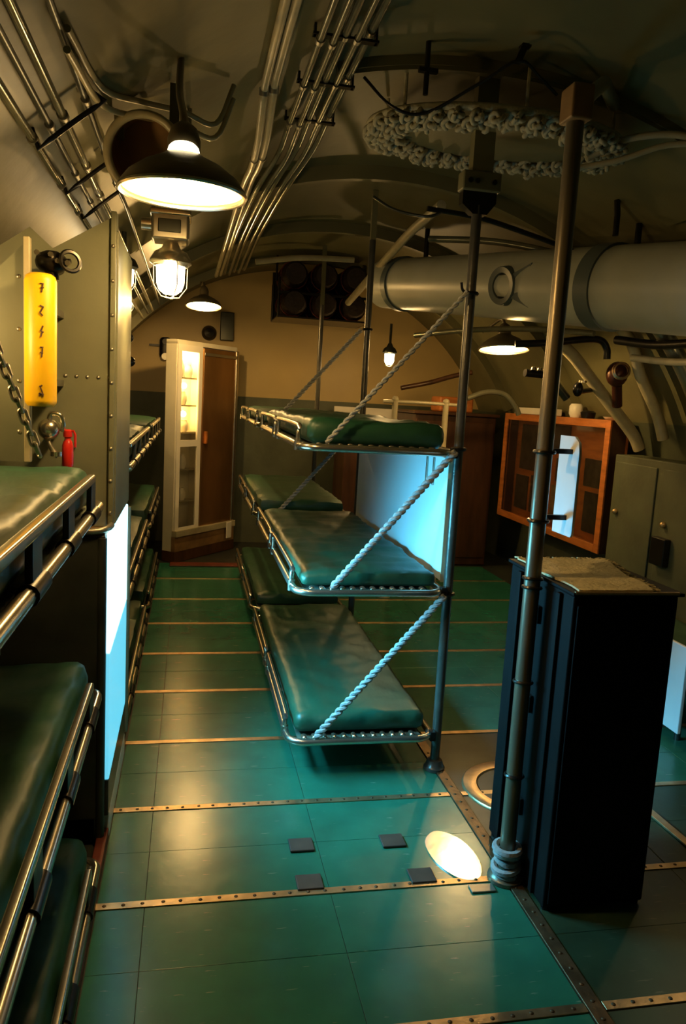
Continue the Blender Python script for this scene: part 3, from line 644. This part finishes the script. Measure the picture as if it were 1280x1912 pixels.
pipe([(1.55, 5.2, 2.70), (1.9, 4.9, 2.66), (2.2, 4.6, 2.56), (2.45, 4.3, 2.42)], .022, PIPEG, 'grey overhead pipe behind the brown post')
pipe([(1.2, 4.1, 2.62), (1.5, 4.1, 2.60), (1.8, 4.1, 2.54), (2.05, 4.1, 2.48)], .014, BLACKM, 'thin black overhead rod right of the black post bracket')
t = thing('copper_valve', 'dark brown valve with coppery highlights on the right hull', 'valve', (2.82, 4.9, 1.78))
MB().ball((2.84, 4.86, 1.87), .075, 16, (1, .9, 1.15)).build('body', VALB, t)
MB().lathe([(.045, 0), (.06, .01), (.06, .03), (.045, .04)], (2.81, 4.77, 1.885), 18, axis=(-.3, -1, .1), closed=True).build('bonnet', BRASS, t)
MB().torus((2.80, 4.745, 1.89), .05, .008, (-.3, -1, .1), 20, 6).build('handwheel', VALB, t)
MB().cyl((2.86, 4.88, 1.80), (2.92, 4.95, 1.66), .035, n=12).build('outlet', VALB, t)
t = thing('black_valve', 'small black valve with one bright cap above the display case', 'valve', (2.62, 4.95, 1.7))
MB().ball((2.60, 4.93, 1.755), .042, 14, (.8, 1, 1.2)).build('body', BLACKM, t)
MB().cyl((2.615, 4.90, 1.80), (2.615, 4.90, 1.815), .028, n=12).build('cap', CHROME, t)
MB().cyl((2.62, 4.95, 1.74), (2.75, 5.02, 1.76), .018, n=8).build('inlet', BLACKM, t)
t = thing('gauge_valves', 'row of bright round valve caps behind the brown post', 'valve', (2.33, 4.98, 1.82))
for q in range(3): MB().lathe([(.001, .02), (.018, .018), (.022, 0), (.001, 0)], (2.28+.045*q, 4.96, 1.868-.004*q), 14).build('cap', CHROME, t)
MB().cyl((2.22, 4.97, 1.845), (2.44, 4.99, 1.835), .026, n=12).build('manifold', BLACKM, t)
MB().cyl((2.42, 5.0, 1.83), (2.56, 5.0, 1.69), .03, n=10).build('pipe_tail', DGREY, t)

# display case on the right hull
t = thing('display_case', 'orange wooden display case with glass front on the right wall', 'display case', (3.06, 6.08, .56))
y0, y1, z0, z1 = 5.12, 7.05, .565, 1.555
MB().bb(3.12, 3.14, y0, y1, z0, z1).build('back_panel', WOOD, t)
for nm, q in (('side_panel', (3.0, 3.12, y0, y0+.035, z0, z1)), ('side_panel', (3.0, 3.12, y1-.035, y1, z0, z1)), ('top_panel', (3.0, 3.12, y0+.035, y1-.035, z1-.03, z1)), ('bottom_panel', (3.0, 3.12, y0+.035, y1-.035, z0, z0+.03))):
    MB().bb(*q).build(nm, WOODD if nm == 'side_panel' else WOOD, t)
for q in ((2.985, 3.0, y0, y0+.07, z0, z1), (2.985, 3.0, y1-.07, y1, z0, z1), (2.985, 3.0, y0+.07, y1-.07, z1-.06, z1), (2.985, 3.0, y0+.07, y1-.07, z0, z0+.06)):
    MB().bb(*q, bev=.003).build('frame_bar', WOOD, t)
MB().bb(3.004, 3.008, y0+.06, y1-.06, z0+.05, z1-.05).build('pane', GLASS, t)
for q in ((5.3, 5.62, .66, .98), (5.25, 5.66, 1.02, 1.24), (5.74, 6.2, .64, .96), (5.78, 6.15, 1.0, 1.2), (6.3, 6.62, .66, 1.0), (6.35, 6.9, 1.04, 1.46), (6.68, 6.95, .66, .98), (5.95, 6.25, 1.25, 1.48)):
    MB().bb(3.112, 3.12, *q).build('photo_print', PHOTO if random.random() < .7 else PAPER, t)
for yy in (5.3, 6.9): MB().bb(3.14, 3.22, yy-.03, yy+.03, .9, 1.3).build('wall_bracket', DGREY, t)
tag(MB().bb(2.99, 3.12, 6.15, 6.85, 1.556, 1.615, bev=.008).build('white_box', ENAM), 'long white box lying on top of the display case', 'box')
tag(MB().lathe([(.001, 0), (.04, 0), (.055, .03), (.055, .09), (.04, .11), (.001, .112)], (3.05, 5.78, 1.556), 18).build('white_tin', ENAM), 'small white tin standing on the display case', 'tin')
tag(MB().lathe([(.001, 0), (.05, 0), (.06, .045), (.04, .06), (.001, .06)], (3.05, 5.58, 1.556), 18).build('black_tin', BLACKM), 'small black tin between the white tin and the dish on the display case', 'tin')
tag(MB().lathe([(.001, 0), (.04, 0), (.06, .02), (.062, .022), (.057, .022), (.035, .005), (.001, .005)], (3.055, 5.24, 1.556), 24).build('white_dish', ENAM), 'shallow white dish at the right end of the display case', 'dish')
# pale acrylic board behind the brown post
t = thing('sign_board', 'narrow pale board with a rounded corner behind the brown post, lit blue', 'board', (1.19, 2.30, 1.19))
za, zb = 1.19, 1.52
MB().prism([(1.236, 2.43, za), (1.236, 2.30, za), (1.236, 2.292, za+.01), (1.236, 2.292, zb-.05), (1.236, 2.30, zb-.018), (1.236, 2.33, zb), (1.236, 2.43, zb)], (.008, 0, 0)).build('sheet', ACRYL, t)
for z in (1.25, 1.47): MB().bb(1.125, 1.236, 2.335, 2.355, z-.008, z+.008).bb(1.12, 1.135, 2.26, 2.355, z-.008, z+.008).build('arm', BLACKM, t)
for z in (1.25, 1.47): MB().torus((1.1, 2.262, z), .031, .006, (0, 0, 1), 16, 6).build('clamp', BLACKM, t)

# black locker beside the post
t = thing('black_locker', 'tall black locker standing beside the brown post on the right', 'locker', (1.36, 2.32, .001))
MB().bb(1.152, 1.508, 2.08, 2.545, .012, 1.05, bev=.008).build('body', BLACK, t)
MB().bb(1.165, 1.495, 2.072, 2.08, .03, 1.02, bev=.003).build('front_panel', BLACK, t)
MB().bb(1.144, 1.52, 2.068, 2.56, 1.05, 1.062, bev=.003).build('lid', BLACK, t)
MB().cyl((1.50, 2.072, 1.06), (1.15, 2.072, 1.06), .006, n=8).build('front_edge', BRASS, t)
for yy in (2.16, 2.45): MB().bb(1.140, 1.154, yy-.012, yy+.012, .02, 1.04, bev=.003).build('side_rail', BLACK, t)
for z in (.25, .62, .93): MB().bb(1.138, 1.156, 2.28, 2.34, z-.03, z+.03, bev=.004).build('hinge', BLACKM, t)
for xx, yy in ((1.17, 2.10), (1.49, 2.10), (1.17, 2.52), (1.49, 2.52)): MB().cyl((xx, yy, 0), (xx, yy, .014), .014, n=10).build('foot', BLACKM, t)
# fringed towel on the locker
b = MB(); n = 14; top = []
for i in range(n+1):
    for j in range(n+1):
        u, v = i/n, j/n
        x = 1.165 + .25*u + .10*v*u*.9 + .008*math.sin(v*9); y = 2.078 + .46*v
        top.append((x, y, 1.0665 + .004*noise.noise(Vector((u*5, v*6, 1)))+.003))
k0 = (n+1)**2
b.add(top + [(p[0], p[1], 1.0632) for p in top], [[i*(n+1)+j, (i+1)*(n+1)+j, (i+1)*(n+1)+j+1, i*(n+1)+j+1] for i in range(n) for j in range(n)] + [[k0+i*(n+1)+j, k0+i*(n+1)+j+1, k0+(i+1)*(n+1)+j+1, k0+(i+1)*(n+1)+j] for i in range(n) for j in range(n)]
      + [[j, j+1, k0+j+1, k0+j] for j in range(n)] + [[n*(n+1)+j, k0+n*(n+1)+j, k0+n*(n+1)+j+1, n*(n+1)+j+1] for j in range(n)] + [[i*(n+1), k0+i*(n+1), k0+(i+1)*(n+1), (i+1)*(n+1)] for i in range(n)] + [[i*(n+1)+n, (i+1)*(n+1)+n, k0+(i+1)*(n+1)+n, k0+i*(n+1)+n] for i in range(n)])
tw = thing('cream_towel', 'cream fringed towel lying on top of the black locker', 'towel', (1.29, 2.3, 1.063))
b.build('cloth', CLOTH, tw, 60)
fr = MB()
for i in range(26):
    x = 1.17+.25*i/25 + .09*i/25; fr.tube([(x, 2.535, 1.067), (x+random.uniform(-.01, .02), 2.552, 1.067), (x+random.uniform(-.01, .03), 2.57, 1.066)], .003, 5)
for i in range(26):
    v = i/25; x = 1.165+.25+.09*v+.008*math.sin(v*9); fr.tube([(x-.005, 2.08+.455*v, 1.067), (x+.012, 2.08+.455*v+random.uniform(-.01, .01), 1.067), (x+.028, 2.08+.455*v+random.uniform(-.012, .012), 1.0655)], .003, 5)
fo = fr.build('fringe', CLOTH, tw); fo['kind'] = 'stuff'

# dark cabinets, posts and berth on the far right
t = thing('brown_cabinet', 'dark brown cabinet left of the display case against the far right hull', 'cabinet', (2.5, 7.6, 0))
MB().bb(2.15, 2.98, 7.25, 7.95, .002, 1.50, bev=.01).build('body', WOODD, t)
MB().bb(2.17, 2.56, 7.235, 7.25, .08, 1.44, bev=.006).build('door', WOODD, t); MB().bb(2.58, 2.96, 7.235, 7.25, .08, 1.44, bev=.006).build('door', WOODD, t)
for xx in (2.53, 2.61): MB().ball((xx, 7.225, .85), .014, 10).build('knob', BRASS, t)
MB().bb(2.12, 3.0, 7.2, 7.96, 1.50, 1.53, bev=.005).build('top', WOODD, t)
tag(MB().bb(2.4, 2.75, 7.3, 7.6, 1.531, 1.68, bev=.02).build('orange_crate', WOOD), 'orange wooden crate on top of the dark brown cabinet', 'crate')
t = thing('mess_bench', 'long low brown bench seen past the right end of the top berth', 'bench', (1.9, 6.6, 0))
MB().bb(1.5, 2.13, 7.5, 8.1, 1.34, 1.40, bev=.006).build('top', WOODD, t)
MB().bb(1.52, 2.11, 7.55, 8.08, .002, 1.34).build('body', WOODD, t)
MB().bb(1.5, 2.13, 8.1, 8.14, 1.40, 1.52).build('back_rail', ENAM, t)
for xx, nm in ((1.60, 'left'), (2.025, 'right')):
    t = thing('cream_stanchion', '%s of the two cream uprights behind the top near berth' % nm, 'post', (xx, 6.0, 0), 'cream uprights')
    MB().cyl((xx, 6.0, 0), (xx, 6.0, 1.62), .024, n=14).build('pole', PIPEC, t)
    MB().lathe([(.06, 0), (.06, .012), (.03, .03), (.024, .03)], (xx, 6.0, .001), 16).build('foot', PIPEC, t)
    MB().ball((xx, 6.0, 1.62), .028, 12).build('cap', PIPEC, t)
pipe([(1.5, 6.0, 1.60), (1.8, 6.0, 1.605), (2.2, 6.0, 1.60)], .014, PIPEC, 'thin cream rail joining the two cream uprights', 'hand_rail')
t = thing('starboard_berth', 'low berth with a white end board at the right edge of the photo', 'bunk', (2.75, 4.0, 0))
MB().bb(2.385, 2.405, 3.18, 3.60, .06, .50, bev=.004).build('end_board', WHITEP, t)
MB().tube(loop(2.42, 2.95, 3.15, 4.6, .30, .05), .016, 10, True).build('frame', CHROME, t)
mattress(2.44, 2.93, 3.18, 4.57, .30, .40, 21., .006, 8, 20, 2).build('mattress', VINYL, t, 60)
for xx in (2.44, 2.93):
    for yy in (3.25, 4.5): MB().cyl((xx, yy, 0), (xx, yy, .30), .016, n=10).build('leg', DGREY, t)
t = thing('grey_hull_locker', 'grey hull-side locker below the sloping pipes on the right', 'locker', (3.05, 4.5, 0))
MB().bb(2.99, 3.2, 3.3, 5.02, .02, 1.32, bev=.01).build('body', GREENW, t)
for yy in (3.35, 3.92, 4.49): 
    d_ = MB().bb(2.978, 2.99, yy, yy+.5, .08, 1.27, bev=.006).build('door', GREENW, t)
    MB().ball((2.965, yy+.42, .92), .02, 10).build('knob', BRASS, d_)
tag(MB().bb(2.93, 2.977, 4.25, 4.40, .66, .84, bev=.008).build('wall_box', BLACKM), 'small black box on the grey hull-side locker', 'box')

# ------------------------------------------------------------------ things on the deck
t = thing('deck_ring', 'cream brass deck ring let into the steel plate beside the berth post', 'deck ring', (1.41, 2.82, 0))
MB().lathe([(.175, -.001), (.178, .008), (.232, .010), (.238, .006), (.24, -.001)], (1.41, 2.85, 0), 40, closed=True).build('ring', BRASS, t)
MB().lathe([(.001, .003), (.17, .003), (.172, -.001)], (1.41, 2.85, 0), 40).build('cover', DGREY, t)
MB().tube([(1.33, 2.85, .006), (1.34, 2.85, .014), (1.48, 2.85, .014), (1.49, 2.85, .006)], .006, 6).build('lift_handle', STEEL, t)
tag(MB().box((1.884, 2.49, .006), (.035, .26, .01), rot=Matrix.Rotation(.05, 3, 'Z'), bev=.002).build('brass_bar', BRASS), 'brass bar lying on the dark deck right of the black locker', 'bar')
b = MB(); P = []
for i in range(28):
    a = 2*PI*i/28; r = 1 + .05*noise.noise(Vector((math.cos(a)*1.5, math.sin(a)*1.5, 3)))
    P.append((.965 + .082*r*math.cos(a) - .02*math.sin(a), 2.415 + .15*r*math.sin(a) + .01*math.cos(a), .0006))
tag(MB().prism(P, (0, 0, .004)).build('glare_plate', GLARE), 'pale oval plate put in for the lamp reflection on the green floor near the brown post', 'plate')  # polished plate stands in for the bell lamp mirrored in the floor
for i, (x, y, lb) in enumerate(((.431, 2.526, 'far left dark rubber pad of the four on the green floor'), (.428, 2.31, 'near left dark rubber pad, beside the brass strip'), (.768, 2.518, 'far right dark rubber pad of the four, left of the pale oval plate'), (.815, 2.303, 'near right dark rubber pad, between brass strip and pale oval plate'))):
    tag(MB().box((x, y, .005), (.088, .078, .009), bev=.0035).build('floor_pad', PAD), lb, 'floor pad', 'rubber pads on the floor')
tag(MB().box((1.0, 2.215, .0035), (.085, .04, .006), bev=.002).build('steel_catch', STEEL), 'small dull steel catch plate just in front of the brass strip', 'catch')

# ------------------------------------------------------------------ overhead: conduits, cables, hatch lacing
cl = [2.25, 2.62, 3.0, 3.4]
xs = [.375, .415, .455, .495, .54]
nmc = ['leftmost', 'second', 'middle', 'fourth', 'rightmost']
for i, x in enumerate(xs):
    z = hz(x)-.055 - (.02 if i in (1, 3) else 0)
    pipe([(x, .9, z), (x, 1.8, z), (x, 2.6, z), (x, 3.4, z), (x-.01, 3.75, z-.03), (x-.07, 4.05, z-.10), (x-.10, 4.6, z-.12), (x-.12, 5.6, z-.12), (x-.12, 6.9, z-.12)], [.012, .010, .013, .010, .013][i], PIPEG, '%s of the five conduits bundled overhead right of the near bell lamp' % nmc[i], 'conduit', 'five overhead conduits', cl)
for q, y in enumerate(cl):
    tag(MB().bb(.35, .565, y-.014, y+.014, hz(.35)-.036, hz(.35)-.028).bb(.353, .361, y-.012, y+.012, hz(.35)-.036, hz(.353)-.003).bb(.552, .56, y-.012, y+.012, hz(.35)-.036, hz(.552)-.003).build('conduit_bracket', BLACKM),
        '%s dark bracket across the five overhead conduits, counted from the camera' % ['first', 'second', 'third', 'fourth'][q], 'bracket', 'conduit brackets')
for i, x in enumerate((.235, .27)):
    z = hz(x)-.05
    pipe([(x, 1.9, z+.03), (x, 2.9, z+.03), (x, 3.05, z), (x+.01, 3.35, z-.05), (x+.01, 3.7, z-.06), (x, 4.1, z-.04), (x-.02, 4.8, z-.08), (x-.05, 6.9, z-.1)], .0155, PIPEC, ['left', 'right'][i] + ' of the two pale conduits dipping between the bell lamp and the five conduits', 'conduit', 'two dipping conduits', (3.02, 3.6))
for i, (dx, rr) in enumerate(((-.45, .012), (-.405, .009), (-.37, .012), (-.31, .009))):
    z = hz(dx)-.03
    pipe([(dx, .9, z), (dx, 1.8, z), (dx, 2.7, z), (dx+.0, 3.3, z), (dx+.02, 3.6, z-.03), (dx+.03, 4.4, z-.06), (dx+.03, 6.9, z-.08)], rr, [PIPEG, DGREY, PIPEG, DGREY][i], '%s of the four conduits on the left hull above the lamps' % ['lowest', 'second', 'third', 'highest'][i], 'conduit', 'four left hull conduits', (2.4, 2.9, 3.3))
for q, y in enumerate((2.4, 2.9, 3.3)):
    b = MB(); a0, a1 = PI-math.acos((.0+CX+.47)/RH), PI-math.acos((CX+.29)/RH)
    P = [hp(a0+(a1-a0)*i/6, y, RH-.052) for i in range(7)]
    b.tube([hp(a0-.01, y)] + P + [hp(a1+.01, y)], .008, 6)
    tag(b.build('conduit_strap', BLACKM), '%s strap over the four left hull conduits, counted from the camera' % ['first', 'second', 'third'][q], 'bracket', 'left conduit straps')
for i, (r, nm) in enumerate(((.0, 'upper'), (.045, 'lower'))):
    pipe([(-.30, 2.0, hz(-.30)-.02-r), (-.27, 2.45, 2.44-r), (-.17, 2.70, 2.50-r), (-.05, 2.80, 2.52-r), (.06, 2.88, 2.52-r), (.12, 2.9, hz(.12)-.02-r)], .009, PIPEC, '%s cream cable curving over the near bell lamp' % nm, 'cable')
# round ventilator mouth behind the near lamp
t = thing('ventilator', 'round rusty ventilator mouth above the near bell lamp', 'ventilator', (-.16, 2.7, 2.2))
MB().torus((-.16, 2.62, 2.32), .115, .014, (.1, 1, .25), 36, 8).build('rim', PIPEC, t)
MB().lathe([(.11, 0), (.11, .14), (.001, .14)], (-.16, 2.62, 2.32), 32, axis=(.1, 1, .25)).build('throat', RUST, t)
MB().bb(-.26, -.23, 2.68, 2.71, 2.38, hz(-.26)-.005).build('bracket', CREAM, t); MB().bb(-.09, -.06, 2.68, 2.71, 2.40, hz(-.09)-.005).build('bracket', CREAM, t)
# laced hatch skirt: oval of knotted cord around a plain plate
t = thing('hatch_skirt', 'oval hatch skirt edged with rows of knotted cream cord overhead', 'hatch skirt', (1.2, 3.15, 2.62))
def oval(rx, ry, a): return (1.20 + rx*math.cos(a), 3.16 + ry*math.sin(a))
MB().prism([(*oval(.40, .20, 2*PI*i/40), 2.665) for i in range(40)], (0, 0, .012)).build('plate', CREAM, t)
MB().tube([(*oval(.53, .31, 2*PI*i/48), 2.69) for i in range(48)], .016, 8, True).build('rim_hoop', KNOTM, t)
for q in range(6):
    a = 2*PI*(q+.5)/6; x, y = oval(.5, .28, a); MB().cyl((x, y, 2.69), (x, y, hz(x)-.04), .007, n=6).build('hanger', KNOTM, t)
kb = MB()
kb.tube([((.9+.35*math.cos(3*a))*math.cos(2*a)*.017, (.9+.35*math.cos(3*a))*math.sin(2*a)*.017, math.sin(3*a)*.013) for a in [2*PI*i/36 for i in range(36)]], .0085, 6, True)
km = kb.mesh('knot', ang=80); km.materials.append(KNOTM)
for row, (rx, ry, z, n) in enumerate(((.42, .215, 2.66, 30), (.475, .26, 2.655, 36), (.53, .305, 2.66, 42))):
    for i in range(n):
        a = 2*PI*(i+.5*(row % 2))/n; x, y = oval(rx, ry, a)
        inst(km, 'knot', t, (x+random.uniform(-.006, .006), y+random.uniform(-.006, .006), z+random.uniform(-.008, .008)), (random.uniform(-.5, .5), random.uniform(-.5, .5), random.uniform(0, 6)), (1.15, 1.15, 1.15))
ce = lambda pts, r, lb, mt=PIPEC: pipe(pts, r, mt, lb, 'cable')
ce([(.60, 3.0, hz(.6)-.06), (.70, 2.95, 2.68), (.82, 2.92, 2.66), (.98, 2.80, 2.74), (1.09, 2.72, 2.80), (1.2, 2.78, 2.78), (1.3, 2.85, 2.76)], .006, 'thin dark wire looping past the hatch skirt', BLACKM)
ce([(.95, 4.3, 2.70), (1.05, 4.2, 2.62), (1.2, 4.1, 2.58), (1.3, 4.1, 2.62)], .008, 'short drooping cable behind the black post bracket', DGREY)
ce([(1.55, 3.05, 2.62), (1.66, 2.98, 2.68), (1.80, 2.92, 2.70), (1.92, 2.88, 2.69)], .014, 'upper of two cream cables fanning out right of the brown post')
ce([(1.50, 3.08, 2.58), (1.66, 3.0, 2.61), (1.80, 2.94, 2.66), (1.90, 2.89, 2.67)], .012, 'lower of two cream cables fanning out right of the brown post')
ce([(1.97, 2.85, 2.66), (1.91, 2.84, 2.63), (1.90, 2.83, 2.56), (1.96, 2.82, 2.48), (2.05, 2.80, 2.42), (2.12, 2.78, 2.36)], .016, 'thick cream cable hanging at the upper right edge of the photo')
t = thing('overhead_bolt', 'small dark T-headed bolt hanging left of the hatch skirt', 'bolt', (.8, 3.0, 2.7))
MB().cyl((.80, 2.86, 2.70), (.80, 2.86, hz(.8)-.002), .010, n=8).build('shank', BLACKM, t); MB().bb(.77, .84, 2.85, 2.87, 2.775, 2.79).build('head', BLACKM, t)
t = thing('overhead_clip', 'small dark cable clip hanging above the hatch skirt', 'clip', (1.09, 2.73, 2.79))
MB().prism([(1.075, 2.72, 2.795), (1.10, 2.72, 2.795), (1.125, 2.72, 2.86), (1.10, 2.72, 2.86)], (0, .02, 0)).build('tongue', BLACKM, t); MB().bb(1.095, 1.13, 2.715, 2.745, 2.855, hz(1.1)-.052).build('lug', BLACKM, t)
